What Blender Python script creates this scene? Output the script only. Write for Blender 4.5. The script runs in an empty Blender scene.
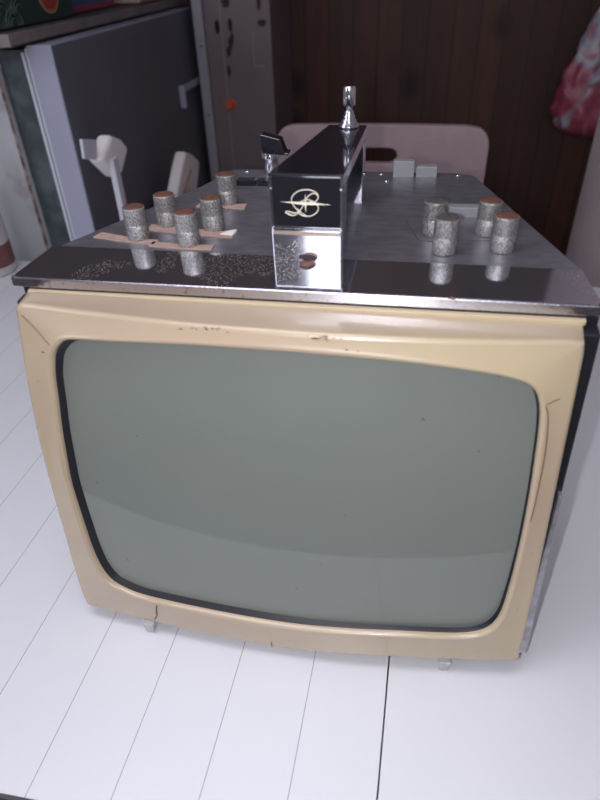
import bpy, bmesh, math, random
from mathutils import Vector, Matrix
random.seed(7)
C = bpy.context.scene.collection
sc = bpy.context.scene
PI = math.pi

# ------------------------------------------------------------ materials
def new_mat(name):
    m = bpy.data.materials.new(name); m.use_nodes = True
    nt = m.node_tree; b = nt.nodes['Principled BSDF']
    return m, nt, b

def N(nt, kind, **kw):
    n = nt.nodes.new(kind)
    for k, v in kw.items(): setattr(n, k, v)
    return n

def mat(name, col, rough=.5, metal=0., noise=0., nscale=60., bump=0., bscale=400., coat=0., ior=1.5, col2=None,
        lo=.35, hi=.65, stretch=None, trans=0., spec=None):
    m, nt, b = new_mat(name)
    b.inputs['Roughness'].default_value = rough
    b.inputs['Metallic'].default_value = metal
    b.inputs['IOR'].default_value = ior
    b.inputs['Coat Weight'].default_value = coat
    b.inputs['Coat Roughness'].default_value = .06
    b.inputs['Transmission Weight'].default_value = trans
    if spec is not None: b.inputs['Specular IOR Level'].default_value = spec
    c = (*col, 1)
    b.inputs['Base Color'].default_value = c
    tc = N(nt, 'ShaderNodeTexCoord')
    vec = tc.outputs['Object']
    if stretch:
        mp = N(nt, 'ShaderNodeMapping'); mp.inputs['Scale'].default_value = stretch
        nt.links.new(vec, mp.inputs['Vector']); vec = mp.outputs['Vector']
    if noise or col2:
        n = N(nt, 'ShaderNodeTexNoise'); n.inputs['Scale'].default_value = nscale; n.inputs['Detail'].default_value = 6
        nt.links.new(vec, n.inputs['Vector'])
        r = N(nt, 'ShaderNodeValToRGB')
        r.color_ramp.elements[0].position = lo; r.color_ramp.elements[1].position = hi
        d = col2 if col2 else tuple(x * (1 - noise) for x in col)
        r.color_ramp.elements[0].color = (*d, 1); r.color_ramp.elements[1].color = c
        nt.links.new(n.outputs['Fac'], r.inputs['Fac']); nt.links.new(r.outputs['Color'], b.inputs['Base Color'])
    if bump:
        n2 = N(nt, 'ShaderNodeTexNoise'); n2.inputs['Scale'].default_value = bscale; n2.inputs['Detail'].default_value = 4
        nt.links.new(vec, n2.inputs['Vector'])
        bp = N(nt, 'ShaderNodeBump'); bp.inputs['Strength'].default_value = bump; bp.inputs['Distance'].default_value = .001
        nt.links.new(n2.outputs['Fac'], bp.inputs['Height']); nt.links.new(bp.outputs['Normal'], b.inputs['Normal'])
    return m

def math_node(nt, op, a, b_=None, c_=None):
    n = N(nt, 'ShaderNodeMath', operation=op)
    for i, v in enumerate((a, b_, c_)):
        if v is None: continue
        if isinstance(v, (int, float)): n.inputs[i].default_value = v
        else: nt.links.new(v, n.inputs[i])
    return n.outputs[0]

def mixcol(nt, fac, a, b):
    n = N(nt, 'ShaderNodeMix', data_type='RGBA')
    nt.links.new(fac, n.inputs[0])
    for i, v in ((6, a), (7, b)):
        if isinstance(v, tuple): n.inputs[i].default_value = (*v, 1)
        else: nt.links.new(v, n.inputs[i])
    return n.outputs[2]

M = {}
M['cream'] = mat('cream_bezel', (.49, .400, .262), .27, noise=0, col2=(.47, .365, .262), nscale=9, lo=.38, hi=.62, coat=.55, bump=.05, bscale=900)
M['cream_lip'] = mat('cream_lip', (.50, .41, .27), .35)
M['crack'] = mat('crack_brown', (.10, .055, .03), .8)
M['chip'] = mat('chip_brown', (.16, .08, .04), .8)
M['gasket'] = mat('rubber_black', (.006, .007, .012), .5)
M['black_frame'] = mat('black_frame', (.012, .012, .016), .3)
M['body'] = mat('dark_body', (.05, .038, .04), .35, noise=.4)
M['alu'] = mat('brushed_aluminium', (.35, .34, .38), .33, .75, noise=.25, nscale=30, stretch=(2, 5, 1), bump=.05, bscale=500)
M['chrome'] = mat('chrome', (.82, .82, .88), .06, 1., noise=.12, nscale=90)
M['chrome_pitted'] = mat('chrome_pitted', (.60, .60, .68), .16, 1., col2=(.16, .13, .14), nscale=300, lo=.27, hi=.40, bump=.2, bscale=700)
M['knurl'] = mat('knurled_aluminium', (.50, .51, .52), .42, .7, col2=(.17, .15, .12), nscale=1300, lo=.36, hi=.62, stretch=(1, 1, .45), bump=.5, bscale=900)
M['rust_cap'] = mat('rusty_cap', (.20, .085, .06), .55, .1, col2=(.08, .04, .03), nscale=300)
M['tape'] = mat('old_masking_tape', (.42, .29, .24), .7, noise=.18, nscale=150)
M['tape_white'] = mat('tape_end_white', (.75, .70, .66), .7)
M['black_gloss'] = mat('black_gloss', (.012, .012, .018), .1, 0, coat=.6, bump=.04)
M['logo'] = mat('logo_cream', (.80, .76, .62), .35, .2)
M['button'] = mat('grey_button', (.23, .24, .25), .45)
M['clear'] = mat('clear_plastic', (.86, .88, .90), .12, trans=.55, ior=1.45)
M['print'] = mat('engraved_dark', (.04, .035, .035), .6)
M['steel_strip'] = mat('worn_steel', (.50, .49, .54), .35, .7, noise=.35, nscale=120)

# black mirror strip: dark chrome with speckled pits
def strip_material():
    m, nt, b = new_mat('dark_mirror_strip')
    tc = N(nt, 'ShaderNodeTexCoord')
    n1 = N(nt, 'ShaderNodeTexVoronoi'); n1.inputs['Scale'].default_value = 620
    n2 = N(nt, 'ShaderNodeTexNoise'); n2.inputs['Scale'].default_value = 16; n2.inputs['Detail'].default_value = 3
    nt.links.new(tc.outputs['Object'], n1.inputs['Vector']); nt.links.new(tc.outputs['Object'], n2.inputs['Vector'])
    a = math_node(nt, 'LESS_THAN', n1.outputs['Distance'], .26)
    c = math_node(nt, 'GREATER_THAN', n2.outputs['Fac'], .56)
    f = math_node(nt, 'MULTIPLY', a, c)
    col = mixcol(nt, f, (.66, .66, .72), (.80, .72, .66))
    nt.links.new(col, b.inputs['Base Color'])
    nt.links.new(math_node(nt, 'MULTIPLY_ADD', f, .40, .07), b.inputs['Roughness'])
    b.inputs['Metallic'].default_value = .96
    return m
M['strip'] = strip_material()

def screen_material():
    m, nt, b = new_mat('picture_tube_glass')
    tc = N(nt, 'ShaderNodeTexCoord')
    n = N(nt, 'ShaderNodeTexNoise'); n.inputs['Scale'].default_value = 6; n.inputs['Detail'].default_value = 3
    nt.links.new(tc.outputs['Object'], n.inputs['Vector'])
    s = N(nt, 'ShaderNodeTexNoise'); s.inputs['Scale'].default_value = 160; s.inputs['Detail'].default_value = 1
    nt.links.new(tc.outputs['Object'], s.inputs['Vector'])
    spot = math_node(nt, 'GREATER_THAN', s.outputs['Fac'], .80)
    base = mixcol(nt, n.outputs['Fac'], (.170, .195, .175), (.195, .215, .195))
    nt.links.new(mixcol(nt, spot, base, (.12, .10, .08)), b.inputs['Base Color'])
    b.inputs['Roughness'].default_value = .5
    b.inputs['Coat Weight'].default_value = 1.; b.inputs['Coat Roughness'].default_value = .03; b.inputs['Coat IOR'].default_value = 1.42
    return m
M['screen'] = screen_material()

S0, SP, SK = .0886, .0645, .0194     # plank joints of the table top
def table_material(grooves):
    m, nt, b = new_mat('white_table_' + ('planked' if grooves else 'smooth'))
    tc = N(nt, 'ShaderNodeTexCoord'); sx = N(nt, 'ShaderNodeSeparateXYZ')
    nt.links.new(tc.outputs['Object'], sx.inputs[0])
    n = N(nt, 'ShaderNodeTexNoise'); n.inputs['Scale'].default_value = 4; n.inputs['Detail'].default_value = 4
    nt.links.new(tc.outputs['Object'], n.inputs['Vector'])
    base = mixcol(nt, n.outputs['Fac'], (.66, .665, .70), (.72, .725, .76))
    v = N(nt, 'ShaderNodeTexVoronoi'); v.inputs['Scale'].default_value = 14
    nt.links.new(tc.outputs['Object'], v.inputs['Vector'])
    spk = math_node(nt, 'LESS_THAN', v.outputs['Distance'], .013)
    base = mixcol(nt, spk, base, (.16, .13, .12))
    if grooves:
        s = math_node(nt, 'MULTIPLY_ADD', sx.outputs[1], -SK, sx.outputs[0])
        s = math_node(nt, 'SUBTRACT', s, S0 + .0006 - 40 * SP)
        s = math_node(nt, 'MODULO', s, SP)
        d = math_node(nt, 'MINIMUM', s, math_node(nt, 'SUBTRACT', SP, s))
        g = math_node(nt, 'LESS_THAN', d, .00034)
        base = mixcol(nt, g, base, (.30, .29, .33))
        bp = N(nt, 'ShaderNodeBump'); bp.inputs['Strength'].default_value = .4; bp.inputs['Distance'].default_value = .001
        inv = math_node(nt, 'GREATER_THAN', d, .00042)
        nt.links.new(inv, bp.inputs['Height']); nt.links.new(bp.outputs['Normal'], b.inputs['Normal'])
    nt.links.new(base, b.inputs['Base Color'])
    b.inputs['Roughness'].default_value = .3
    return m
M['table_planks'] = table_material(True)
M['table_smooth'] = table_material(False)
M['table_leg'] = mat('table_leg_white', (.6, .6, .62), .5)
M['table_edge'] = mat('table_edge_dark', (.06, .055, .06), .5)

def wood_material():
    m, nt, b = new_mat('dark_wood_panelling')
    tc = N(nt, 'ShaderNodeTexCoord'); sx = N(nt, 'ShaderNodeSeparateXYZ')
    nt.links.new(tc.outputs['Object'], sx.inputs[0])
    mp = N(nt, 'ShaderNodeMapping'); mp.inputs['Scale'].default_value = (14, 14, 1.1)
    nt.links.new(tc.outputs['Object'], mp.inputs['Vector'])
    n = N(nt, 'ShaderNodeTexNoise'); n.inputs['Scale'].default_value = 2.5; n.inputs['Detail'].default_value = 6; n.inputs['Distortion'].default_value = .6
    nt.links.new(mp.outputs['Vector'], n.inputs['Vector'])
    base = mixcol(nt, n.outputs['Fac'], (.042, .014, .010), (.10, .038, .027))
    W = .072
    cell = math_node(nt, 'FLOOR', math_node(nt, 'DIVIDE', math_node(nt, 'ADD', sx.outputs[0], 10.), W))
    wn = N(nt, 'ShaderNodeTexWhiteNoise', noise_dimensions='1D'); nt.links.new(cell, wn.inputs['W'])
    hsv = N(nt, 'ShaderNodeHueSaturation'); nt.links.new(base, hsv.inputs['Color'])
    nt.links.new(math_node(nt, 'MULTIPLY_ADD', wn.outputs['Value'], .5, .75), hsv.inputs['Value'])
    # knots
    mp2 = N(nt, 'ShaderNodeMapping'); mp2.inputs['Scale'].default_value = (6.2, 0, 4.2)
    mp2.inputs['Location'].default_value = (.35, 0, .2)
    nt.links.new(tc.outputs['Object'], mp2.inputs['Vector'])
    v = N(nt, 'ShaderNodeTexVoronoi'); v.inputs['Scale'].default_value = 1; nt.links.new(mp2.outputs['Vector'], v.inputs['Vector'])
    kr = N(nt, 'ShaderNodeValToRGB'); kr.color_ramp.elements[0].position = .10; kr.color_ramp.elements[1].position = .26
    nt.links.new(v.outputs['Distance'], kr.inputs['Fac'])
    knot = mixcol(nt, kr.outputs['Color'], (.012, .006, .006), hsv.outputs['Color'])
    s = math_node(nt, 'MODULO', math_node(nt, 'ADD', sx.outputs[0], 10.), W)
    d = math_node(nt, 'MINIMUM', s, math_node(nt, 'SUBTRACT', W, s))
    g = math_node(nt, 'LESS_THAN', d, .0028)
    nt.links.new(mixcol(nt, g, knot, (.035, .015, .012)), b.inputs['Base Color'])
    bp = N(nt, 'ShaderNodeBump'); bp.inputs['Strength'].default_value = .6; bp.inputs['Distance'].default_value = .004
    nt.links.new(math_node(nt, 'GREATER_THAN', d, .004), bp.inputs['Height']); nt.links.new(bp.outputs['Normal'], b.inputs['Normal'])
    b.inputs['Roughness'].default_value = .6
    return m
M['wood'] = wood_material()
M['plaster'] = mat('plaster_wall', (.62, .60, .58), .9, bump=.2, bscale=60)
M['ceiling'] = mat('ceiling_paint', (.7, .7, .7), .9)
M['floor'] = mat('floor_tile', (.22, .18, .16), .5, noise=.2, nscale=6)
M['fridge_edge'] = mat('fridge_door_edge', (.40, .41, .53), .4, noise=.06, nscale=8)
M['fridge_door'] = mat('fridge_door_grey', (.15, .15, .18), .5, noise=.12, nscale=6)
M['fridge_white'] = mat('fridge_rusty_white', (.50, .51, .54), .5, col2=(.30, .24, .22), nscale=11, lo=.26, hi=.40)
M['fridge_seal'] = mat('fridge_seal_teal', (.10, .125, .14), .6, noise=.5, nscale=30)
M['fridge_liner'] = mat('fridge_liner', (.60, .62, .70), .4)
M['fridge_top'] = mat('worn_worktop', (.13, .12, .12), .7, col2=(.07, .065, .065), nscale=14)
M['worktop_edge'] = mat('worktop_edge_trim', (.25, .215, .22), .6, noise=.3, nscale=20)
M['cab'] = mat('old_cabinet_mauve', (.22, .175, .195), .5, noise=.12, nscale=5)
M['cab_edge'] = mat('cabinet_edge_grey', (.38, .37, .42), .5, noise=.1)
M['hole'] = mat('hole_black', (.008, .008, .01), .8)
M['stain'] = mat('stain_and_reflection', (.05, .035, .045), .8, noise=.4, nscale=60)  # cabinet stains, and the painted reflection on the chrome foot
M['orange'] = mat('orange_knob', (.75, .12, .05), .4)
M['knobring'] = mat('knob_ring', (.26, .17, .17), .5)
M['chair'] = mat('pale_pink_plastic', (.38, .275, .295), .5, noise=.05)
M['door'] = mat('pale_door_paint', (.88, .74, .77), .5, noise=.05, nscale=3)
M['stand'] = mat('white_painted_tube', (.62, .62, .70), .4)
M['wrap'] = mat('paper_wrap', (.92, .86, .87), .8, bump=.6, bscale=80)
M['wrap_brown'] = mat('wrap_tape_brown', (.36, .24, .20), .8)
M['box_green'] = mat('box_dark_green', (.028, .052, .055), .5)
M['box_line'] = mat('box_wave_line', (.08, .12, .115), .5)
M['red_badge'] = mat('badge_red', (.42, .05, .045), .5)
M['badge_ring'] = mat('badge_ring_tan', (.42, .25, .16), .5)
M['badge_text'] = mat('badge_mark_pale', (.60, .38, .33), .5)
M['box_blue'] = mat('box_blue', (.06, .10, .27), .5)
M['box_redband'] = mat('box_red_band', (.35, .06, .08), .5)
M['box_beige'] = mat('box_beige', (.55, .42, .34), .6)
M['bottle'] = mat('bottle_white', (.60, .58, .60), .35)
M['bottle_label'] = mat('bottle_label_brown', (.17, .07, .07), .5, col2=(.55, .42, .38), nscale=70, lo=.28, hi=.34)

def bag_material():
    m, nt, b = new_mat('printed_plastic_bag')
    tc = N(nt, 'ShaderNodeTexCoord')
    n = N(nt, 'ShaderNodeTexNoise'); n.inputs['Scale'].default_value = 7; n.inputs['Detail'].default_value = 2; n.inputs['Distortion'].default_value = 1.2
    nt.links.new(tc.outputs['Object'], n.inputs['Vector'])
    r = N(nt, 'ShaderNodeValToRGB'); r.color_ramp.interpolation = 'EASE'
    e = r.color_ramp.elements
    e[0].position = .0; e[0].color = (.30, .03, .07, 1)
    e[1].position = 1.; e[1].color = (.33, .18, .26, 1)
    for p, c in ((.43, (.36, .07, .12, 1)), (.49, (.36, .18, .23, 1)), (.54, (.36, .38, .48, 1)), (.60, (.58, .52, .57, 1)), (.66, (.36, .09, .16, 1))):
        x = e.new(p); x.color = c
    nt.links.new(n.outputs['Fac'], r.inputs['Fac']); nt.links.new(r.outputs['Color'], b.inputs['Base Color'])
    b.inputs['Roughness'].default_value = .35
    return m
M['bag'] = bag_material()

# ------------------------------------------------------------ helpers
def link(name, bm, m, parent=None, smooth=False, bevel=0, seg=2):
    bmesh.ops.recalc_face_normals(bm, faces=bm.faces)
    me = bpy.data.meshes.new(name); bm.to_mesh(me); bm.free()
    if not isinstance(m, (list, tuple)): m = [m]
    for x in m: me.materials.append(x)
    if smooth:
        for p in me.polygons: p.use_smooth = True
    o = bpy.data.objects.new(name, me); C.objects.link(o)
    if parent is not None: o.parent = parent
    if bevel:
        b = o.modifiers.new('bevel', 'BEVEL'); b.width = bevel; b.segments = seg; b.limit_method = 'ANGLE'
    if smooth:
        w = o.modifiers.new('wn', 'WEIGHTED_NORMAL') if bevel else None
    return o

def thing(name, label, cat, loc=(0, 0, 0), group=None):
    o = bpy.data.objects.new(name, None); C.objects.link(o); o.location = loc; o.empty_display_size = .02
    o['label'] = label; o['category'] = cat
    if group: o['group'] = group
    return o

def tag(o, label, cat, group=None):
    o['label'] = label; o['category'] = cat
    if group: o['group'] = group
    return o

def box(bm, x0, x1, y0, y1, z0, z1, mi=0):
    vs = [bm.verts.new(v) for v in ((x0,y0,z0),(x1,y0,z0),(x1,y1,z0),(x0,y1,z0),(x0,y0,z1),(x1,y0,z1),(x1,y1,z1),(x0,y1,z1))]
    for f in ((0,3,2,1),(4,5,6,7),(0,1,5,4),(1,2,6,5),(2,3,7,6),(3,0,4,7)):
        bm.faces.new([vs[i] for i in f]).material_index = mi

def prism(bm, lo, hi, mi=0):
    """loft two equal-length closed loops of points, capped"""
    a = [bm.verts.new(p) for p in lo]; b = [bm.verts.new(p) for p in hi]; n = len(a)
    for i in range(n): bm.faces.new((a[i], a[(i+1) % n], b[(i+1) % n], b[i])).material_index = mi
    bm.faces.new(a[::-1]).material_index = mi; bm.faces.new(b).material_index = mi

def lathe(bm, prof, seg=32, cx=0, cy=0, cz=0, mi=0):
    rings = []
    for r, z in prof:
        if r < 1e-6: rings.append([bm.verts.new((cx, cy, cz + z))])
        else: rings.append([bm.verts.new((cx + r*math.cos(2*PI*k/seg), cy + r*math.sin(2*PI*k/seg), cz + z)) for k in range(seg)])
    for a, b in zip(rings, rings[1:]):
        for k in range(seg):
            k2 = (k+1) % seg
            if len(a) == 1 and len(b) == 1: continue
            if len(a) == 1: f = (a[0], b[k], b[k2])
            elif len(b) == 1: f = (a[k], b[0], a[k2])
            else: f = (a[k], a[k2], b[k2], b[k])
            bm.faces.new(f).material_index = mi
    for rr in (rings[0], rings[-1]):
        if len(rr) > 1:
            bm.faces.new(rr).material_index = mi

def tube(bm, pts, r, seg=8, mi=0, closed=False):
    pts = [Vector(p) for p in pts]; n = len(pts); rings = []
    ref = None
    for i, p in enumerate(pts):
        if closed: t = (pts[(i+1) % n] - pts[i-1]).normalized()
        else: t = (pts[min(i+1, n-1)] - pts[max(i-1, 0)]).normalized()
        if ref is None:
            ref = Vector((0, 0, 1)) if abs(t.z) < .9 else Vector((0, 1, 0))
        a = t.cross(ref).normalized(); b = t.cross(a).normalized(); ref = a.cross(t).normalized() if False else -b
        rr = r[i] if isinstance(r, (list, tuple)) else r
        rings.append([bm.verts.new(p + a*rr*math.cos(2*PI*k/seg) + b*rr*math.sin(2*PI*k/seg)) for k in range(seg)])
    m = n if closed else n-1
    for i in range(m):
        A, B = rings[i], rings[(i+1) % n]
        for k in range(seg):
            bm.faces.new((A[k], A[(k+1) % seg], B[(k+1) % seg], B[k])).material_index = mi
    if not closed:
        bm.faces.new(rings[0][::-1]).material_index = mi; bm.faces.new(rings[-1]).material_index = mi

def catmull(P, per=10, closed=True):
    out = []; n = len(P)
    rng = range(n) if closed else range(n-1)
    for i in rng:
        g = (lambda k: P[k % n]) if closed else (lambda k: P[max(0, min(n-1, k))])
        p0, p1, p2, p3 = g(i-1), g(i), g(i+1), g(i+2)
        for s in range(per):
            t = s/per
            out.append(tuple(.5*((2*b) + (-a+c)*t + (2*a-5*b+4*c-d)*t*t + (-a+3*b-3*c+d)*t**3) for a, b, c, d in zip(p0, p1, p2, p3)))
    if not closed: out.append(tuple(P[-1]))
    return out

def structure(name, bm, m):
    o = link(name, bm, m); o['kind'] = 'structure'; return o

# ------------------------------------------------------------ television
ZB, HF, RK = .0200, .2879, .0388         # bezel: bottom clearance, height, lean
LF = math.hypot(HF, RK)
nrm = Vector((0, -HF/LF, RK/LF))          # out of the face, towards the viewer
upv = Vector((0, RK/LF, HF/LF))
def F(u, v, out=0., bulge=1.):
    """point on the leaning, slightly bowed face"""
    b = .013*max(0., 1-(u/.19)**2)*bulge
    return Vector((u, 0, ZB)) + upv*v + nrm*(b+out)

tv = thing('portable_television', 'old cream-framed portable television with grey screen and knobs on top, on the white table', 'television')

outer_pts = [(-.1890,-.0050),(-.165,-.0052),(-.122,-.0062),(-.06,-.008),(.012,-.0088),(.06,-.006),(.098,-.0035),(.15,-.0012),(.1915,.0012),
             (.1942,.012),(.1942,.072),(.1930,.1325),(.1918,.186),(.1908,.2337),(.1898,.27),(.1890,.2830),
             (.1840,.2890),(.14,.2885),(.08,.2885),(.0,.2892),(-.055,.2896),(-.12,.2912),(-.165,.2922),(-.1850,.2925),
             (-.1908,.2890),(-.1936,.2637),(-.1968,.231),(-.1990,.19),(-.1995,.15),(-.1982,.10),(-.1975,.0742),(-.1962,.03),(-.1935,.0015)]
inner_pts = [(-.1604,.0346),(-.1485,.0282),(-.1323,.0245),(-.1035,.0232),(-.0755,.0225),(-.0306,.0214),(.0128,.0212),(.0549,.0232),(.0957,.0260),(.1279,.0272),
             (.1480,.0290),(.1625,.0345),(.1700,.0455),(.1735,.0647),(.1755,.1127),(.1750,.1650),(.1728,.2104),(.1712,.2300),(.1692,.2420),(.1645,.2535),(.1543,.2607),
             (.1288,.2662),(.0785,.2714),(.0142,.2739),(-.0537,.2738),(-.1127,.2710),(-.1475,.2690),(-.1574,.2656),(-.1645,.2588),(-.1680,.2513),(-.1713,.2363),(-.1734,.2149),
             (-.1762,.1900),(-.1780,.1620),(-.1790,.1380),(-.1775,.1150),(-.1755,.0930),(-.1730,.0698),(-.1685,.0490)]
def dense(poly, per=8): return catmull(poly, per, True)
def cast_shape(poly, ang, c=(0, .137)):
    d = (math.cos(ang), math.sin(ang)); best = None
    for i in range(len(poly)):
        a, b = poly[i-1], poly[i]
        ex, ey = b[0]-a[0], b[1]-a[1]; det = d[0]*(-ey)-d[1]*(-ex)
        if abs(det) < 1e-12: continue
        rx, ry = a[0]-c[0], a[1]-c[1]
        t = (rx*(-ey) - ry*(-ex))/det; s = (d[0]*ry - d[1]*rx)/det
        if t > 0 and -1e-6 <= s <= 1+1e-6 and (best is None or t > best): best = t
    return (c[0]+d[0]*best, c[1]+d[1]*best)
NA = 288
OUT = dense(outer_pts, 5); INN = dense(inner_pts, 6)
angs = sorted([2*PI*k/NA for k in range(NA)] + [math.atan2(p[1]-.137, p[0]) % (2*PI) for p in (outer_pts[0], outer_pts[8], outer_pts[15], outer_pts[24], (.1925,.006), (-.192,-.001), (.187,.287), (-.187,.294))])
O = [cast_shape(OUT, a) for a in angs]; I = [cast_shape(INN, a) for a in angs]
n = len(angs)
def lean_inset(nx, ny): return (1-.72*nx)*(1-.6*max(0, ny))
def ring_face(bm, t, out, extra=0., bulge=1., lean=False):
    vs = []
    for (ox, oy), (ix, iy) in zip(O, I):
        x, y = ox+(ix-ox)*t, oy+(iy-oy)*t
        if extra:
            dx, dy = x, y-.137; l = math.hypot(dx, dy); e = extra*(lean_inset(dx/l, dy/l) if lean else 1); x += dx/l*e; y += dy/l*e
        vs.append(bm.verts.new(F(x, y, out, bulge)))
    return vs
def bridge(bm, a, b, mi=0):
    m = len(a)
    for i in range(m): bm.faces.new((a[i], a[(i+1) % m], b[(i+1) % m], b[i])).material_index = mi

bm = bmesh.new()
back = []
for (ox, oy) in O:                         # rear lip of the moulding, against the body
    s = (oy-(-.005))/.299
    z = .013 + s*(.3070-.013)
    if oy > .28: z = .3066 - .006*(ox-.02)
    k = max(0., min(1., (oy-.262)/.022))
    q = F(ox*1.002, max(oy, -.003), -.013, .6)
    back.append(bm.verts.new(q.lerp(Vector((ox*1.012, .0635, z)), k)))
rs = [back, ring_face(bm, 0, -.004, -.0002), ring_face(bm, 0, -.0012, -.0005), ring_face(bm, .0, .0, -.0022), ring_face(bm, .0, .0004, -.0040),
      ring_face(bm, 1, .0010, .0060), ring_face(bm, 1, .0016, .0045), ring_face(bm, 1, .0019, .0033), ring_face(bm, 1, .0016, .0018), ring_face(bm, 1, -.0004, .0004), ring_face(bm, 1, -.004, 0), ring_face(bm, 1, -.010, .0)]
for a, b in zip(rs, rs[1:]): bridge(bm, a, b)
bezel = link('bezel', bm, M['cream'], tv, smooth=True)
bezel['label'] = 'cream plastic screen surround'
# mitre cracks and chips of the surround
def crack(pts, r=.00022, parent=bezel, m='crack', name='crack', out=.0013):
    b = bmesh.new(); tube(b, [F(u, v, out) for u, v in catmull(pts, 5, False)], r, 5); return link(name, b, M[m], parent)
crack([(-.1855,.284),(-.176,.274),(-.1665,.262)])
crack([(.1712,.2450),(.1740,.2466),(.1800,.2500)], .00028, out=.0016)
crack([(.1722,.2445),(.1752,.2360),(.1778,.2150),(.1788,.1950),(.1790,.165),(.1785,.150)], .00032, out=.0021)
crack([(-.1165,.0185),(-.1180,.012),(-.1180,.006),(-.1210,.0002)], .0004, out=.0012)
crack([(-.012,-.007),(-.0125,-.001)], .0003, out=.0016)
def chips(spots):
    for u, v, w in spots:
        b = bmesh.new(); k = random.randint(5, 8); c = [F(u+w*math.cos(2*PI*i/k)*random.uniform(.5, 1.2), v+.35*w*math.sin(2*PI*i/k)*random.uniform(.5, 1.2), .0015) for i in range(k)]
        b.faces.new([b.verts.new(p) for p in c]); link('paint_chip', b, M['chip'], bezel)
chips([(.030+random.gauss(0, .006), .2862+random.gauss(0, .0010), random.uniform(.0006, .0022)) for _ in range(16)] +
      [(-.045+random.gauss(0, .010), .2878+random.gauss(0, .0008), random.uniform(.0004, .0018)) for _ in range(14)] +
      [(-.1745,.2570,.0022), (-.1700, .262, .0008), (-.1850,.232,.001), (-.187,.19,.0008), (.045,.2790,.0014), (.052,.2785,.001), (.1860,.185,.0007),(.1845,.12,.0008),(.184,.062,.0009)])

# gasket
bm = bmesh.new()
gs = [ring_face(bm, 1, -.003, .0005), ring_face(bm, 1, -.0036, -.0005), ring_face(bm, 1, -.0062, -.0022, lean=True), ring_face(bm, 1, -.0085, -.0050, lean=True), ring_face(bm, 1, -.013, -.010)]
for a, b in zip(gs, gs[1:]): bridge(bm, a, b)
link('screen_gasket', bm, M['gasket'], tv, smooth=True)

# picture tube: bulged glass
bm = bmesh.new()
gc = (-.003, .139); prev = None; K = 16
ctr = bm.verts.new(F(gc[0], gc[1], -.0030, .85))
for k in range(1, K+1):
    t = k/K; ring = []
    for (ix, iy) in I:
        dx, dy = ix-gc[0], iy-gc[1]; l = math.hypot(dx, dy); s = (l-.0036*lean_inset(dx/l, dy/l))/l*t
        e = (abs(dx*s)/.18)**2.2 + (abs(dy*s)/.135)**2.2
        ring.append(bm.verts.new(F(gc[0]+dx*s, gc[1]+dy*s, -.0030-.0040*min(1.25, e*.75), .85)))
    if prev is None:
        for i in range(n): bm.faces.new((ctr, ring[i], ring[(i+1) % n]))
    else: bridge(bm, prev, ring)
    prev = ring
scr = link('screen', bm, M['screen'], tv, smooth=True); scr['label'] = 'grey-green bulged picture tube glass'

# dark front frame behind the surround
def quadloop(y, x0, x1, z0, z1): return [(x0, y, z0), (x1, y, z0), (x1, y, z1), (x0, y, z1)]
bm = bmesh.new(); prism(bm, [(-.1965,.0105,.0135),(.1990,.0105,.0135),(.2003,.0520,.3035),(-.1985,.0520,.3035)], quadloop(.0645, -.1995, .2010, .0135, .3040))
prism(bm, quadloop(.0640, -.1985, .2005, .0135, .3112), quadloop(.082, -.1995, .2010, .0135, .3118))
link('front_frame', bm, M['black_frame'], tv, bevel=.0012)
bm = bmesh.new(); prism(bm, quadloop(.0600, -.1930, .1920, .3050, .3082), quadloop(.064, -.1935, .1925, .3050, .3086))
link('frame_lip', bm, M['cream_lip'], tv, bevel=.0006)
bm = bmesh.new(); prism(bm, [(.1935,.0070,.0215),(.2015,.0085,.0215),(.2015,.0110,.0215),(.1935,.0110,.0215)], [(.1965,.0290,.185),(.1990,.0290,.185),(.1990,.0350,.185),(.1965,.0350,.185)])
ms = link('side_trim', bm, M['steel_strip'], tv, bevel=.0006); ms['label'] = 'worn grey metal edge strip low on the right side'
# tapering cabinet
bm = bmesh.new()
prism(bm, quadloop(.0825, -.198, .200, .014, .3115), quadloop(.345, -.112, .136, .055, .3115))
link('cabinet_body', bm, M['body'], tv, bevel=.004)
bm = bmesh.new()
prism(bm, quadloop(.345, -.100, .124, .075, .290), quadloop(.385, -.080, .104, .095, .270))
link('rear_cover', bm, M['black_frame'], tv, bevel=.006)

ZT = .3205; ZS = .3172
# top mirror strip
bm = bmesh.new()
prism(bm, [(-.2045,.0645,.3121),(.2010,.0655,.3121),(.1955,.1100,.3121),(-.1975,.1140,.3121)], [(-.2045,.0645,ZS),(.2010,.0655,ZS),(.1955,.1100,ZT),(-.1975,.1140,ZT)])
st = link('top_strip', bm, M['strip'], tv); st['label'] = 'dark mirror-like strip along the front of the top'
bm = bmesh.new()
prism(bm, [(-.2050,.0625,.3100),(.2016,.0635,.3100),(.2016,.0650,.3100),(-.2050,.0640,.3100)], [(-.2050,.0628,ZS-.0003),(.2016,.0638,ZS-.0003),(.2016,.0650,ZS+.0001),(-.2050,.0640,ZS+.0001)])
cl = link('chrome_edge', bm, M['chrome_pitted'], tv, bevel=.0005); cl['label'] = 'pitted chrome front edge of the top'
for x, y in ((-.2035,.0640),(.2000,.0650),(.1085,.0640)):
    bm = bmesh.new(); lathe(bm, [(0,0),(.0022,.0001),(.0016,.0006),(0,.0009)], 9, x, y+.0008, ZS-.0001); link('rust_spot', bm, M['rust_cap'], cl)
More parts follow.
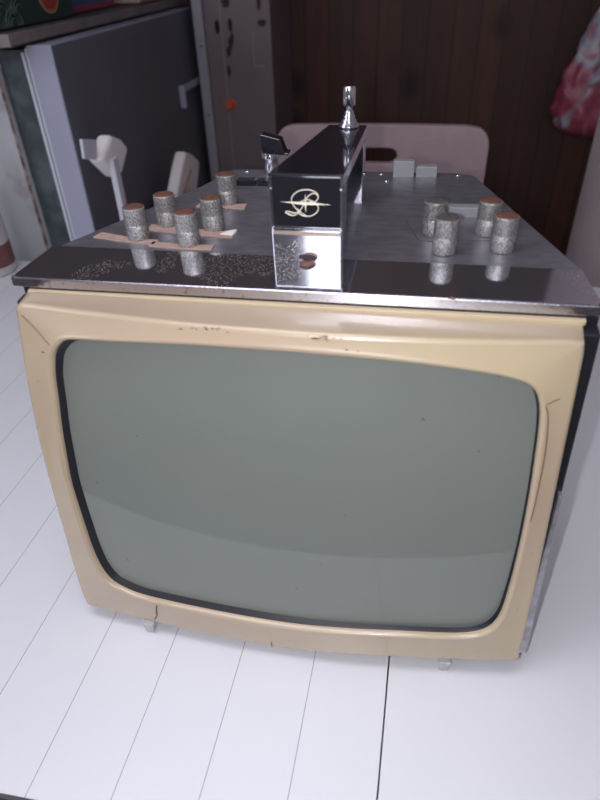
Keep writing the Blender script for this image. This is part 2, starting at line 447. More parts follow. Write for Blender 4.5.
# aluminium control panel with rounded rear corners
pp = [(-.1910,.1146),(.1945,.1108),(.1500,.2640),(.1395,.3000),(.1360,.3120),(.1310,.3215),(.1190,.3260),(.0100,.3260),(-.0950,.3260),(-.1060,.3240),(-.1105,.3130),(-.1185,.2850),(-.1245,.2647)]
bm = bmesh.new(); prism(bm, [(x, y, .3115) for x, y in pp], [(x, y, ZT) for x, y in pp])
pan = link('control_panel', bm, M['alu'], tv); pan['label'] = 'grey brushed metal control panel'
def frame_lines(pts, w=.0006, closed=False, parent=pan):
    b = bmesh.new()
    tube(b, [(x, y, ZT+.0001) for x, y in pts], w/2, 4, closed=closed); return link('printed_outline', b, M['print'], parent)
frame_lines([(.0735,.192),(.0857,.1500),(.0990,.1500)])
frame_lines([(.114,.153),(.1400,.156)]); frame_lines([(.0735,.192),(.087,.192)])
frame_lines([(-.0830,.2260),(-.0700,.2260),(-.0810,.2040)])
for x, y in ((.0453,.318),(.119,.3185),(-.091,.318),(.052,.296)):
    bm = bmesh.new(); lathe(bm, [(.0026,0),(.0024,.0007),(.0012,.0012),(0,.0013)], 14, x, y, ZT)
    link('panel_screw', bm, M['chrome'], pan, smooth=True)

# knobs
def knob_mesh():
    bm = bmesh.new(); seg = 120
    def ring(r, z, d):
        return [bm.verts.new(((r+(d if k % 3 == 0 else 0))*math.cos(2*PI*k/seg), (r+(d if k % 3 == 0 else 0))*math.sin(2*PI*k/seg), z)) for k in range(seg)]
    rs = [ring(.0080,0,0), ring(.0084,.0006,0), ring(.0084,.0010,.0003), ring(.0084,.0125,.0003), ring(.0083,.0129,0), ring(.0084,.0133,.0003), ring(.0084,.0246,.0003), ring(.0086,.0250,0), ring(.0084,.0256,0), ring(.0075,.0256,0)]
    for a, b in zip(rs, rs[1:]): bridge(bm, a, b)
    bm.faces.new(rs[0]); bm.faces.new(rs[-1])
    return bm
def cap_mesh():
    bm = bmesh.new(); lathe(bm, [(.0078,.0254),(.0078,.0260),(.0062,.0263),(.002,.0261),(0,.0260)], 32); return bm
kx = [(-.1340,.1345),(-.0895,.1265),(-.1205,.1650),(-.0795,.1600),(-.0845,.2220),(.1034,.1310),(.0958,.1665),(.1450,.1390),(.1362,.1700)]
k0 = link('knob', knob_mesh(), M['knurl'], tv, smooth=True); c0 = link('knob_cap', cap_mesh(), M['rust_cap'], k0, smooth=True); c0['label'] = 'rusty brown knob top'
dark_cap = mat('dull_cap', (.14, .12, .11), .5, .3, noise=.4, nscale=300)
k0.location = (*kx[0], ZT)
for i, (x, y) in enumerate(kx[1:]):
    k = k0.copy(); C.objects.link(k); k.parent = tv; k.location = (x, y, ZT); k.rotation_euler.z = .4*i
    k['label'] = 'knurled metal knob with worn brown top'
    c = c0.copy(); C.objects.link(c); c.parent = k
    if i in (4, 5): c.data = c0.data.copy(); c.data.materials[0] = dark_cap; c['label'] = 'dull dark knob top'
k0['label'] = 'knurled metal knob with worn brown top'
# tape strips
def tape(pts, w0, w1, white=None):
    bm = bmesh.new(); P = [Vector((*p, 0)) for p in pts]
    L, R_ = [], []
    for i, p in enumerate(P):
        t = (P[min(i+1, len(P)-1)]-P[max(i-1, 0)]).normalized(); s = Vector((-t.y, t.x, 0))
        w = (w0+(w1-w0)*i/(len(P)-1))*.5*random.uniform(.9, 1.08)
        L.append(p+s*w); R_.append(p-s*w)
    loop = L+R_[::-1]
    prism(bm, [(q.x, q.y, ZT) for q in loop], [(q.x, q.y, ZT+.0009) for q in loop])
    o = link('tape_strip', bm, M['tape'], tv); o['label'] = 'beige strip of old tape under the knobs'
    if white:
        bm = bmesh.new(); x, y = white
        prism(bm, [(x-.010,y-.002,ZT+.0009),(x+.001,y-.0042,ZT+.0009),(x+.0025,y+.005,ZT+.0009),(x-.006,y+.005,ZT+.0009)], [(x-.010,y-.002,ZT+.0013),(x+.001,y-.0042,ZT+.0015),(x+.0025,y+.005,ZT+.0030),(x-.006,y+.005,ZT+.0013)])
        link('tape_end', bm, M['tape_white'], o)
tape([(-.171,.138),(-.150,.1325),(-.132,.129),(-.117,.127)], .010, .008)
tape([(-.120,.124),(-.095,.121),(-.0690,.1215)], .0075, .0085)
tape([(-.135,.158),(-.110,.154),(-.085,.150),(-.059,.148)], .012, .012, white=(-.061,.149))
tape([(-.110,.216),(-.090,.212),(-.0665,.214)], .011, .012)

# handle
hd = bmesh.new()
def hx(y): t = (y-.107)/.138; return (-.0188+.0218*t, .0318+.0032*t)
def hblock(bm, y0, y1, z0, z1, inset=0):
    a, b = hx(y0); c, d = hx(y1)
    prism(bm, [(a+inset,y0,z0),(b-inset,y0,z0),(d-inset,y1,z0),(c+inset,y1,z0)], [(a+inset,y0,z1),(b-inset,y0,z1),(d-inset,y1,z1),(c+inset,y1,z1)])
ZH = .3812
hblock(hd, .109, .128, ZT, ZH-.0100); hblock(hd, .230, .247, ZT, ZH-.0100); hblock(hd, .109, .247, ZH-.0100, ZH-.0012)
handle = link('carrying_handle', hd, M['chrome'], tv, bevel=.0006); handle['label'] = 'black and chrome carrying handle across the top'
bm = bmesh.new(); hblock(bm, .1065, .248, ZH-.0012, ZH, -.0003); link('handle_top', bm, M['black_gloss'], handle, bevel=.0004)
a, b_ = hx(.107)
bm = bmesh.new(); box(bm, a+.0018, b_-.0018, .1072, .109, .3452, ZH-.0022)
plate = link('handle_plate', bm, M['black_gloss'], handle, bevel=.0003); plate['label'] = 'black square plate carrying the emblem'
bm = bmesh.new()
zA, zB = .3424, ZH-.0004; xa, xb = a, b_
for (p, q) in (((xa,zA),(xb,zA)), ((xb,zA),(xb,zB)), ((xb,zB),(xa,zB)), ((xa,zB),(xa,zA))):
    x0, x1 = sorted((p[0], q[0])); z0, z1 = sorted((p[1], q[1]))
    box(bm, x0-(0 if x1-x0 > .01 else .0001), x1+(0 if x1-x0 > .01 else .0001), .1066, .1092, z0-.0006, z1+.0006) if x1-x0 > .01 else box(bm, x0-.0008+(.0008 if x0 == xa else 0), x1+.0008-(.0008 if x0 == xb else 0), .1066, .1092, z0, z1)
link('plate_frame', bm, M['chrome_pitted'], plate)
bm = bmesh.new(); prism(bm, [(a+.0006,.1067,ZT-.0006),(b_-.0006,.1067,ZT-.0006),(b_-.0006,.109,ZT-.0006),(a+.0006,.109,ZT-.0006)], [(a+.0006,.1053,.3430),(b_-.0006,.1053,.3430),(b_-.0006,.109,.3430),(a+.0006,.109,.3430)])
cp = link('chrome_foot', bm, M['chrome'], handle, bevel=.0006); cp['label'] = 'bright chrome block at the foot of the handle'
bm = bmesh.new()
b1 = [(.0065+.0062*math.cos(t*PI/8)*random.uniform(.85, 1.1), .1064, .3215+max(0, .0062*math.sin(t*PI/8))*random.uniform(.85, 1.1)) for t in range(9)]
bm.faces.new([bm.verts.new(p) for p in b1])
link('lump_reflection', bm, M['stain'], cp)  # dark patch painting the rust lump's mirror image onto the chrome
bm = bmesh.new(); lathe(bm, [(0,.0009),(.0030,.0008),(.0052,.0003),(.0058,0)], 16, .0075, .1010, ZT)
link('rust_lump', bm, M['rust_cap'], cp, smooth=True)
# emblem on the plate: intertwined script letters over a four-pointed star
def G(x, z): return (.0063+x*.0190, .1069, .3610+z*.0152)
em = bmesh.new(); R0 = .00040
arc = lambda cx, cz, rx, rz, a0, a1, k=22: [(cx+rx*math.cos(math.radians(a0+(a1-a0)*i/k)), cz+rz*math.sin(math.radians(a0+(a1-a0)*i/k))) for i in range(k+1)]
def stroke(P, r=R0): tube(em, [G(*p) for p in catmull(P, 4, False)], r, 6)
stroke([(-.52,-.52),(-.74,-.40),(-.66,-.33),(-.42,-.40),(-.22,-.28),(-.05,.05),(.10,.38),(.32,.52),(.46,.36),(.36,.14),(.12,.04)])
stroke([(.46,.28),(.44,.50),(.18,.66),(-.20,.62),(-.46,.38),(-.50,.08),(-.30,-.26),(.0,-.50)][::1])
stroke([(.0,.05),(.26,.14),(.44,-.02),(.44,-.28),(.22,-.50),(-.08,-.52),(-.25,-.40),(-.28,-.2)])
stroke([(-.30,.0),(-.10,.18),(.12,.22),(.34,.10)], R0*.8)
stroke([(-.52,-.52),(-.36,-.48),(-.18,-.30)], R0*.8)
def spike(p, q, w):
    p, q = Vector(G(*p)), Vector(G(*q)); d = (q-p); s = Vector((-d.z, 0, d.x)).normalized()*w; c = (p+q)/2
    o1 = Vector((0, -.0004, 0)); o2 = Vector((0, .0002, 0))
    prism(em, [p+o2, c-s+o2, q+o2, c+s+o2], [p+o1*.3, c-s+o1, q+o1*.3, c+s+o1])
spike((-.93,.10),(.93,.02),.0011); spike((0,.50),(0,-.38),.0008)
emb = link('emblem', em, M['logo'], plate, smooth=False); emb['label'] = 'cream script letter emblem crossed by a star'

# aerial at the rear of the handle
bm = bmesh.new()
lathe(bm, [(.0090,0),(.0086,.002),(.0062,.0045),(.0064,.006),(.0046,.0075),(.0052,.009),(.0036,.0102),(.0042,.0118),(.0028,.013),(.0028,.0175)], 28, .0210, .2400, ZH)
an = link('aerial', bm, M['chrome_pitted'], tv, smooth=True); an['label'] = 'short ringed chrome aerial socket behind the handle'
bm = bmesh.new(); lathe(bm, [(.0045,.0165),(.0052,.0172),(.0052,.0300),(.0046,.0312),(0,.0312)], 28, .0210, .2400, ZH)
link('aerial_tip', bm, M['chrome'], an, smooth=True)
# plug at rear left
bm = bmesh.new(); lathe(bm, [(.0068,0),(.0060,.006),(.0055,.012),(.0075,.013),(.0085,.015),(.0085,.021),(.0070,.023),(0,.023)], 24, -.066, .318, ZT)
pl = link('aerial_plug', bm, M['chrome'], tv, smooth=True); pl['label'] = 'chrome plug with a black angled cap at the rear left'
bm = bmesh.new()
prism(bm, [(-.072,.309,ZT+.020),(-.049,.309,ZT+.0185),(-.049,.327,ZT+.0185),(-.072,.327,ZT+.020)], [(-.0735,.311,ZT+.0375),(-.054,.311,ZT+.0330),(-.054,.325,ZT+.0330),(-.0735,.325,ZT+.0375)])
box(bm, -.052,-.0460,.310,.326, ZT+.0185, ZT+.0205)
link('plug_cap', bm, M['black_gloss'], pl, bevel=.0025, seg=3)
# flat black switches and grey push buttons
def button(name, x0, x1, y0, y1, z1, m, lab=None, bev=.0008):
    bm = bmesh.new(); box(bm, x0, x1, y0, y1, ZT-.002, ZT+z1); o = link(name, bm, M[m], tv, bevel=bev)
    if lab: o['label'] = lab
    return o
button('rocker_switch', -.0905, -.0715, .272, .284, .0048, 'black_gloss', 'flat black switch left of the handle')
button('rocker_switch', -.0700, -.0590, .272, .284, .0048, 'black_gloss', 'flat black switch left of the handle')
button('push_button', .0570, .0772, .3110, .3200, .0145, 'button', 'taller light grey push button at the rear')
button('push_button', .0790, .0990, .3110, .3200, .0098, 'button', 'lower light grey push button at the rear')
button('push_button', .1060, .1330, .2050, .2150, .0078, 'button', 'light grey push button behind the right knobs')
button('push_button', .0985, .1010, .2080, .2120, .0110, 'button', 'thin light grey stub behind the right knobs', .0004)
# feet
for (x, y) in ((-.1285, -.0060), (.1350, -.0020), (-.085, .30), (.105, .30)):
    zt_ = .0145 if y < .1 else .06
    bm = bmesh.new()
    if y < .1:
        prism(bm, [(x-.0034,y-.0035,.0),(x+.0034,y-.0035,.0),(x+.0034,y+.0035,.0),(x-.0034,y+.0035,.0)], [(x-.0055,y-.005,zt_),(x+.0055,y-.005,zt_),(x+.0055,y+.012,zt_),(x-.0055,y+.012,zt_)])
    else:
        prism(bm, [(x-.006,y-.006,.0),(x+.006,y-.006,.0),(x+.006,y+.006,.0),(x-.006,y+.006,.0)], [(x-.009,y-.009,zt_),(x+.009,y-.009,zt_),(x+.009,y+.009,zt_),(x-.009,y+.009,zt_)])
    link('foot', bm, M['clear'], tv, bevel=.0008)
# base plate that carries the feet
bm = bmesh.new(); prism(bm, quadloop(.0135, -.150, .150, .0142, .0215), quadloop(.09, -.180, .182, .0145, .022)); link('base_plate', bm, M['black_frame'], tv)

# ------------------------------------------------------------ table
tb = thing('dining_table', 'white table with a planked left leaf and smooth right leaf under the television', 'table', (0, .3, -.75))
def child(name, bm, m, parent, **k):
    o = link(name, bm, m, parent, **k); o.matrix_parent_inverse = Matrix.Translation(-Vector(parent.location)); return o
def jx(y): return S0 + SK*y
Y0, Y1 = -.1545, .765
bm = bmesh.new()
prism(bm, [(-.95,Y0,-.026),(jx(Y0)-.0001,Y0,-.026),(jx(Y1)-.0001,Y1,-.026),(-.95,Y1,-.026)], [(-.95,Y0,0),(jx(Y0)-.0001,Y0,0),(jx(Y1)-.0001,Y1,0),(-.95,Y1,0)])
o = child('table_leaf', bm, M['table_planks'], tb); o['label'] = 'planked white left leaf'
bm = bmesh.new()
prism(bm, [(jx(Y0)+.0013,Y0,-.026),(.47,Y0,-.026),(.47,Y1,-.026),(jx(Y1)+.0013,Y1,-.026)], [(jx(Y0)+.0013,Y0,0),(.47,Y0,0),(.47,Y1,0),(jx(Y1)+.0013,Y1,0)])
o = child('table_leaf', bm, M['table_smooth'], tb); o['label'] = 'smooth white right leaf'
bm = bmesh.new(); box(bm, -.951, .471, Y0-.003, Y0, -.030, -.0012); child('edge_band', bm, M['table_edge'], tb)
bm = bmesh.new(); box(bm, -.90, .42, Y0+.05, Y1-.05, -.10, -.0262); child('apron', bm, M['table_leg'], tb)
for x in (-.88, .40):
    for y in (Y0+.07, Y1-.07):
        bm = bmesh.new(); box(bm, x-.025, x+.025, y-.025, y+.025, -.75, -.1002); child('leg', bm, M['table_leg'], tb, bevel=.003)

# ------------------------------------------------------------ room
XL, XR, YB, YF, ZF, ZC = -1.75, 1.5, 1.78, -2.2, -.75, 1.75
bm = bmesh.new(); box(bm, XL-.1, XR+.1, YF-.1, YB+.1, ZF-.1, ZF); structure('floor', bm, M['floor'])
bm = bmesh.new(); box(bm, XL-.1, XR+.1, YF-.1, YB+.1, ZC, ZC+.1); structure('ceiling', bm, M['ceiling'])
bm = bmesh.new(); box(bm, XL, XR, YB, YB+.1, ZF, ZC); structure('wall_back', bm, M['wood'])
bm = bmesh.new(); box(bm, XL, XR, YF-.1, YF, ZF, ZC); structure('wall_front', bm, M['plaster'])
bm = bmesh.new(); box(bm, XL-.1, XL, YF, YB, ZF, ZC); structure('wall_left', bm, M['plaster'])
bm = bmesh.new(); box(bm, XR, XR+.1, YF, YB, ZF, ZC); structure('wall_right', bm, M['plaster'])
bm = bmesh.new(); box(bm, .4800, .520, .55, 1.30, ZF, 1.30); dr = structure('door_1', bm, M['door'])

# ------------------------------------------------------------ fridge on the left
fr = thing('refrigerator', 'old white rust-edged refrigerator with a grey door, left behind the table', 'refrigerator', (-.9, 1.2, ZF))
bm = bmesh.new(); box(bm, -1.20, -.664, .800, 1.555, ZF, .382); child('fridge_body', bm, M['fridge_white'], fr, bevel=.006)
bm = bmesh.new(); box(bm, -.6638, -.612, .812, 1.545, ZF+.06, .375); child('door_seal', bm, M['fridge_seal'], fr)
bm = bmesh.new()
box(bm, -.6118, -.606, .802, 1.552, ZF+.05, .372); box(bm, -.6020, -.5972, .800, 1.553, ZF+.05, .378)
o = child('door_liner', bm, M['fridge_liner'], fr)
bm = bmesh.new(); box(bm, -.5970, -.5505, .797, 1.555, ZF+.05, .384)
dd = child('fridge_door', bm, M['fridge_edge'], fr, bevel=.002)
bm = bmesh.new(); box(bm, -.5503, -.5492, .799, 1.553, ZF+.055, .382); o = child('door_skin', bm, M['fridge_door'], fr); o['label'] = 'dark grey door front'
bm = bmesh.new(); box(bm, -.5490, -.533, 1.375, 1.390, .170, .225); box(bm, -.5490, -.535, 1.390, 1.530, .205, .222)
child('door_handle', bm, M['fridge_edge'], fr, bevel=.004)
bm = bmesh.new(); prism(bm, [(-.672,.7985,-.2),(-.6642,.7985,-.2),(-.6642,.8002,-.2),(-.672,.8002,-.2)], [(-.668,.7985,.36),(-.6642,.7985,.36),(-.6642,.8002,.36),(-.668,.8002,.36)])
child('rusty_corner', bm, mat('rust_corner', (.36, .28, .25), .7, col2=(.13, .06, .04), nscale=45, lo=.42, hi=.6), fr)
wt = thing('worktop', 'worn grey worktop slab lying over the old refrigerator', 'worktop', (-.9, 1.15, .386))
bm = bmesh.new(); box(bm, -1.25, -.585, .735, 1.66, .3865, .405); child('slab', bm, M['fridge_top'], wt, bevel=.002)
bm = bmesh.new(); box(bm, -.5850, -.5800, .735, 1.66, .390, .4065); box(bm, -1.25, -.580, .7290, .7348, .388, .4065); child('edge_trim', bm, M['worktop_edge'], wt, bevel=.001)

# boxes standing on the worktop
bx = thing('cardboard_box', 'dark green box with a fine wave pattern and round red badge on the worktop', 'box', (-.74, .87, .407))
bm = bmesh.new(); box(bm, -.86, -.622, .70, 1.045, .4068, .56); child('carton', bm, M['box_green'], bx, bevel=.003)
bm = bmesh.new()
cs = .052
for r_ in range(6):
    for c_ in range(7):
        cy = .72+c_*cs+(cs/2 if r_ % 2 else 0); cz = .410+r_*cs*.36
        if cy > .86: continue
        for rr in (cs*.5, cs*.36, cs*.22):
            A = [(-.6215, cy+rr*math.cos(t*PI/14), cz+rr*math.sin(t*PI/14)) for t in range(15)]
            A = [p for p in A if p[2] < .556 and .705 < p[1] < .86]
            if len(A) > 3: tube(bm, A, .0013, 4)
child('wave_pattern', bm, M['box_line'], bx)
bm = bmesh.new(); prism(bm, [(-.6220, .955+.036*math.cos(t*PI/16), .448+.030*math.sin(t*PI/16)) for t in range(32)], [(-.6200, .955+.036*math.cos(t*PI/16), .448+.030*math.sin(t*PI/16)) for t in range(32)])
bg = child('badge', bm, M['badge_ring'], bx)
bm = bmesh.new(); prism(bm, [(-.6200, .955+.030*math.cos(t*PI/16), .448+.024*math.sin(t*PI/16)) for t in range(32)], [(-.6192, .955+.030*math.cos(t*PI/16), .448+.024*math.sin(t*PI/16)) for t in range(32)])
r2 = link('badge_centre', bm, M['red_badge'], bg)
bm = bmesh.new()
for k in range(5): box(bm, -.6192, -.6186, .936+k*.009, .940+k*.009, .441, .462)
for k in (0, 2, 3): box(bm, -.6192, -.6186, .936+k*.009, .945+k*.009, .450, .453)
link('badge_lettering', bm, M['badge_text'], bg)
bb = thing('cardboard_box', 'blue and red box standing right of the dark green one on the worktop', 'box', (-.74, 1.2, .407))
bm = bmesh.new(); box(bm, -.84, -.650, 1.055, 1.30, .4068, .50); child('carton', bm, M['box_blue'], bb, bevel=.003)
bm = bmesh.new(); box(bm, -.6500, -.6490, 1.056, 1.299, .409, .419); child('red_band', bm, M['box_redband'], bb)
bm = bmesh.new(); box(bm, -.80, -.615, 1.37, 1.55, .4068, .46); tag(link('carton', bm, M['box_beige'], None, bevel=.003), 'small beige carton at the far end of the worktop', 'box')

# bottle at the left edge
bt = thing('bottle', 'white plastic bottle with brown label at the left rear of the table', 'bottle', (-.735, .712, 0))
bm = bmesh.new(); lathe(bm, [(0,0),(.036,0),(.040,.004),(.040,.150),(.038,.165),(.026,.185),(.016,.196),(.016,.212),(0,.212)], 40, 0, 0, 0)
link('bottle_body', bm, M['bottle'], bt, smooth=True)
bm = bmesh.new(); lathe(bm, [(.0402,.018),(.0406,.019),(.0406,.060),(.0402,.061)], 40); link('bottle_label', bm, M['bottle_label'], bt, smooth=True)
bm = bmesh.new(); lathe(bm, [(0,.2125),(.0175,.2125),(.0175,.236),(0,.237)], 30); link('bottle_cap', bm, M['bottle_label'], bt, smooth=True)

# ------------------------------------------------------------ metal cabinet behind
cb = thing('metal_cabinet', 'tall mauve-grey metal cabinet with an orange knob against the wood wall', 'cabinet', (-.42, 1.6, ZF))
bm = bmesh.new(); box(bm, -.500, -.322, 1.502, 1.77, ZF, 1.05); child('cabinet_shell', bm, M['cab'], cb, bevel=.003)
bm = bmesh.new(); box(bm, -.527, -.5005, 1.492, 1.77, ZF, 1.05); o = child('side_upright', bm, M['cab_edge'], cb, bevel=.002); o['label'] = 'lighter grey upright edge'
for z in (.30, .13): 
    bm = bmesh.new(); lathe(bm, [(.003,0),(0,.001)], 8); o = child('screw', bm, M['hole'], cb); o.matrix_parent_inverse = Matrix.Translation(-Vector(cb.location)); o.location = (-.512, 1.4918, z); o.rotation_euler.x = PI/2
def oval(x, z, rx, rz, m, y=1.5008, jag=0., name='hole', par=cb):
    bm = bmesh.new(); L = [(x+rx*math.cos(t*PI/12)*random.uniform(1-jag, 1+jag), z+rz*math.sin(t*PI/12)*random.uniform(1-jag, 1+jag)) for t in range(24)]
    prism(bm, [(a, y+.001, b) for a, b in L], [(a, y, b) for a, b in L]); return child(name, bm, m, par)
oval(-.4655,.343,.0065,.016, M['hole']); oval(-.4300,.347,.0055,.0145, M['hole'])
for (x, z, rx, rz) in ((-.437,.395,.012,.010),(-.434,.305,.006,.016),(-.427,.318,.004,.014),(-.440,.285,.006,.012),(-.444,.240,.005,.014),(-.350,.395,.006,.018),(-.345,.350,.012,.008)):
    oval(x, z, rx, rz, M['stain'], jag=.3, name='stain')
bm = bmesh.new(); prism(bm, [(-.455,1.5012,-.6),(-.4535,1.5012,-.6),(-.4535,1.503,-.6),(-.455,1.503,-.6)], [(-.455,1.5012,.95),(-.4535,1.5012,.95),(-.4535,1.503,.95),(-.455,1.503,.95)]); child('seam', bm, M['cab_edge'], cb)
bm = bmesh.new()
for a in ((-.372,-.371,.25,.33),(-.372,-.345,.25,.2515)): box(bm, a[0], a[1], 1.5010, 1.503, a[2], a[3])
child('seam', bm, M['cab_edge'], cb)
kb = bmesh.new(); lathe(kb, [(.013,0),(.013,.003),(.0105,.004),(.0100,.022),(.008,.024),(0,.024)], 26)
ko = child('orange_knob', kb, M['orange'], cb); ko.location = (-.446, 1.5015, .158); ko.rotation_euler.x = PI/2; ko['label'] = 'small orange control knob'
oval(-.452,.157,.018,.019, M['knobring'], 1.5006, name='knob_plate')

# ------------------------------------------------------------ chair behind the table
ch = thing('plastic_chair', 'pale pink plastic chair with a slotted back standing behind the television', 'chair', (0, 1.1, ZF))
def roundrect(x0, x1, z0, z1, r, k=8, rt=None):
    P = []
    for cx, cz, a0 in ((x1-r, z1-r, 0), (x0+r, z1-r, 90), (x0+.008, z0+.008, 180), (x1-.008, z0+.008, 270)):
        rr = r if a0 < 180 else .008
        for i in range(k+1):
            a = math.radians(a0+90*i/k); P.append((cx+rr*math.cos(a), cz+rr*math.sin(a)))
    return P
ot = roundrect(-.2130, .2165, -.15, .212, .036)
sl = [( .020+.017*math.cos(math.radians(a)), .1515+.0150*math.sin(math.radians(a))) for a in range(-90, 91, 15)] + [(-.055+.017*math.cos(math.radians(a)), .1515+.0150*math.sin(math.radians(a))) for a in range(90, 271, 15)]
# back panel with slot: ray-matched rings
def ray(poly, a, c): return cast_shape(poly, a, c)
cc = (-.017, .1515); aa = sorted([2*PI*k/120 for k in range(120)])
bm = bmesh.new()
def yb(x, z): return 1.0 + .05*(z-.21)*-.5 + .25*x*x*-1 + .02
A1 = [bm.verts.new((x, yb(x, z), z)) for x, z in (ray(ot, a, cc) for a in aa)]; A2 = [bm.verts.new((x, yb(x, z), z)) for x, z in (ray(sl, a, cc) for a in aa)]
B1 = [bm.verts.new((v.co.x, v.co.y+.018, v.co.z)) for v in A1]; B2 = [bm.verts.new((v.co.x, v.co.y+.018, v.co.z)) for v in A2]
bridge(bm, A1, A2); bridge(bm, A2, B2); bridge(bm, B2, B1); bridge(bm, B1, A1)
child('backrest', bm, M['chair'], ch, bevel=.003)
bm = bmesh.new(); prism(bm, [(-.21,.81,-.31),(.21,.81,-.31),(.20,1.035,-.31),(-.20,1.035,-.31)], [(-.215,.80,-.285),(.215,.80,-.285),(.205,1.04,-.285),(-.205,1.04,-.285)]); child('seat', bm, M['chair'], ch, bevel=.008)
for s in (-1, 1):
    bm = bmesh.new(); tube(bm, [(s*.19,1.03,-.14),(s*.19,1.045,-.29)], .014, 8); child('back_support', bm, M['chair'], ch)
for sx in (-.19, .19):
    for y0, y1 in ((.825, .80), (1.03, 1.08)):
        bm = bmesh.new(); tube(bm, [(sx, y0, -.312), (sx*1.08, y1, ZF+.001)], [.020, .014], 10); child('leg', bm, M['chair'], ch)

# ------------------------------------------------------------ wrapped stand beside the fridge
sd = thing('folding_stand', 'white metal stand with two paper-wrapped posts before the grey refrigerator door', 'stand', (-.47, .95, ZF))
def slab(name, x, pts, th, m, bev=.002):
    bm = bmesh.new(); prism(bm, [(x, y, z) for y, z in pts], [(x-th, y, z) for y, z in pts]); return child(name, bm, m, sd, bevel=bev, seg=3)
slab('cross_arm', -.490, [(.7228,.2511),(.7750,.2375),(.7600,.2060),(.7173,.2195)], .006, M['stand'])
o = slab('wrap', -.480, [(.8147,.237),(.8555,.2193),(.878,.1972),(.8314,.1627),(.809,.1604),(.7565,.2073)], .030, M['wrap'], .008); o['label'] = 'white paper wrapped corner'
slab('post', -.472, [(.7850,.20),(.7985,.20),(.7985,ZF+.02),(.7850,ZF+.02)], .012, M['stand'])
slab('post_rail', -.476, [(.8060,.20),(.8140,.20),(.8140,-.2),(.8060,-.2)], .006, M['stand'])
o = slab('wrap', -.455, [(1.1183,.1301),(1.1649,.1112),(1.2091,.0853),(1.2017,.068),(1.17,.0317),(1.14,-.06),(1.02,-.06),(1.0271,.0618),(1.0783,.1029)], .028, M['wrap'], .008); o['label'] = 'white paper wrapped post'
bm = bmesh.new(); tube(bm, [(-.4545,1.13,.085),(-.4535,1.06,.05),(-.4535,1.035,.0)], .004, 6); child('wrap_tape', bm, M['wrap_brown'], sd)
slab('post', -.465, [(1.075,0),(1.09,0),(1.09,ZF+.02),(1.075,ZF+.02)], .012, M['stand'])
slab('stretcher', -.468, [(.7985,-.43),(1.075,-.43),(1.075,-.45),(.7985,-.45)], .008, M['stand'])
for y in (.792, 1.082):
    bm = bmesh.new(); box(bm, -.535,-.41, y-.012, y+.012, ZF+.001, ZF+.02); child('foot', bm, M['stand'], sd, bevel=.003)

# ------------------------------------------------------------ hanging bag
bgt = thing('plastic_bag', 'pink and white printed plastic bag hanging from a hook on the wood wall', 'bag', (.540, 1.66, .40))
bm = bmesh.new(); seg, rows = 48, 40
prof = [(0,.004),(.05,.012),(.14,.022),(.26,.040),(.40,.052),(.55,.066),(.70,.078),(.82,.084),(.91,.074),(.97,.045),(1.,.004)]
def rad(t):
    for (a, ra), (b, rb) in zip(prof, prof[1:]):
        if t <= b: return ra+(rb-ra)*(t-a)/(b-a)
    return prof[-1][1]
from mathutils import noise as mn
rg = []
for i in range(rows+1):
    t = i/rows; row = []
    for k in range(seg):
        a = 2*PI*k/seg; r = rad(t)
        q = Vector((math.cos(a)*2, math.sin(a)*2, t*6))
        f = 1 + .22*mn.noise(q*1.3) + .12*mn.noise(q*3.1) + .07*math.sin(a*7+t*4)*(1-t)
        row.append(bm.verts.new((r*f*1.05*math.cos(a)-.012*math.sin(t*PI), r*f*.7*math.sin(a), -.36*t + .006*mn.noise(q*4))))
    rg.append(row)
for a, b in zip(rg, rg[1:]): bridge(bm, a, b)
bm.faces.new(rg[0]); bm.faces.new(rg[-1])
b_ob = link('bag_body', bm, M['bag'], bgt, smooth=True)
bm = bmesh.new(); tube(bm, [(-.003,0,0),(-.012,.02,.035),(.0,.054,.058),(.012,.02,.035),(.003,0,0)], .003, 6); link('bag_loop', bm, M['bag'], bgt, smooth=True)
bm = bmesh.new(); tube(bm, [(.540,YB,.470),(.540,1.72,.470),(.540,1.708,.458),(.540,1.714,.45)], .003, 8); tag(link('wall_hook', bm, M['chrome'], smooth=True), 'small metal hook in the wood wall holding the pink bag', 'hook')

# ------------------------------------------------------------ camera
cam = bpy.data.objects.new('camera', bpy.data.cameras.new('camera')); C.objects.link(cam)
r = Vector((0.98424234, 0.17391299, -0.03195764)); u = Vector((-0.07815527, 0.58998275, 0.80362436)); f = Vector((-0.15861517, 0.78846346, -0.59427822))
mw = Matrix.Identity(4)
for i, v in enumerate((r, u, -f)):
    for j in range(3): mw[j][i] = v[j]
mw.translation = Vector((0.07952213, -0.30335257, 0.50259276))
cam.matrix_world = mw
cam.data.sensor_fit = 'VERTICAL'; cam.data.sensor_height = 32; cam.data.lens = 32*611.30437/800
cam.data.clip_start = .01
cam.data.dof.use_dof = True; cam.data.dof.focus_distance = .58; cam.data.dof.aperture_fstop = 5.6
sc.camera = cam

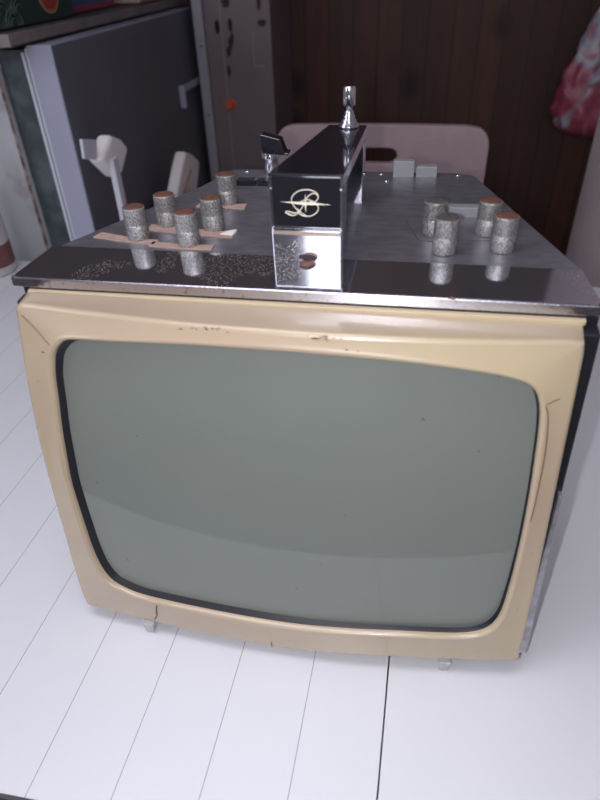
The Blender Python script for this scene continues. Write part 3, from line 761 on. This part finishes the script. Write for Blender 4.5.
# ------------------------------------------------------------ light
def light(name, kind, loc, energy, col, **k):
    l = bpy.data.lights.new(name, kind); l.energy = energy; l.color = col
    for a, b in k.items(): setattr(l, a, b)
    o = bpy.data.objects.new(name, l); C.objects.link(o); o.location = loc; return o
fp = mw.translation - r*.026 - u*.004 + f*.004
light('phone_flash', 'POINT', fp, 5.6, (.98, .95, 1.), shadow_soft_size=.004)
a = light('left_fill', 'AREA', (-1.65, -.7, 1.0), 15, (.84, .86, 1.), shape='RECTANGLE', size=1.2, size_y=1.2)  # added fill from the left, lifts the table; no window stands there
a.rotation_euler = (Vector((-1.65,-.7,1.0))-Vector((-.2,.1,0))).to_track_quat('Z', 'Y').to_euler()
em_m, nt_, b__ = new_mat('added_glow'); b__.inputs['Base Color'].default_value = (.1, .1, .1, 1); b__.inputs['Emission Color'].default_value = (.90, .92, 1, 1); b__.inputs['Emission Strength'].default_value = 3.6  # glowing surface added behind the camera to be mirrored in the chrome foot
wf = bpy.data.objects.new('added_glow_panel', None); C.objects.link(wf); wf['kind'] = 'structure'; wf.location = (.12, YF+.03, 1.2)  # added, unseen framed panel; its glow whitens the handle's chrome foot
def fr_box(n_, m_, *c):
    bm = bmesh.new(); box(bm, *c); child(n_, bm, m_, wf)
fr_box('glow_pane', em_m, -.40, .64, YF+.012, YF+.016, .80, 1.62)
for c in ((-.44,.68,YF+.002,YF+.05,.755,.80),(-.44,.68,YF+.002,YF+.05,1.62,1.665),(-.44,-.40,YF+.002,YF+.05,.80,1.62),(.64,.68,YF+.002,YF+.05,.80,1.62),(.60,.64,YF+.02,YF+.05,.80,1.62)):
    fr_box('glow_panel_frame', M['ceiling'], *c)
a2 = light('overhead_fill', 'AREA', (-.22, -.1, 1.68), 3.4, (.90, .88, 1.), shape='RECTANGLE', size=.9, size_y=.5); a2.data.spread = math.radians(95)  # added overhead fill to brighten the table top; no fixture
w = bpy.data.worlds.new('world'); sc.world = w; w.use_nodes = True
w.node_tree.nodes['Background'].inputs['Color'].default_value = (.5, .5, .6, 1); w.node_tree.nodes['Background'].inputs['Strength'].default_value = .3

sc.view_settings.view_transform = 'Standard'; sc.view_settings.look = 'None'; sc.view_settings.gamma = 1; sc.view_settings.use_curve_mapping = False
sc.view_settings.exposure = 0
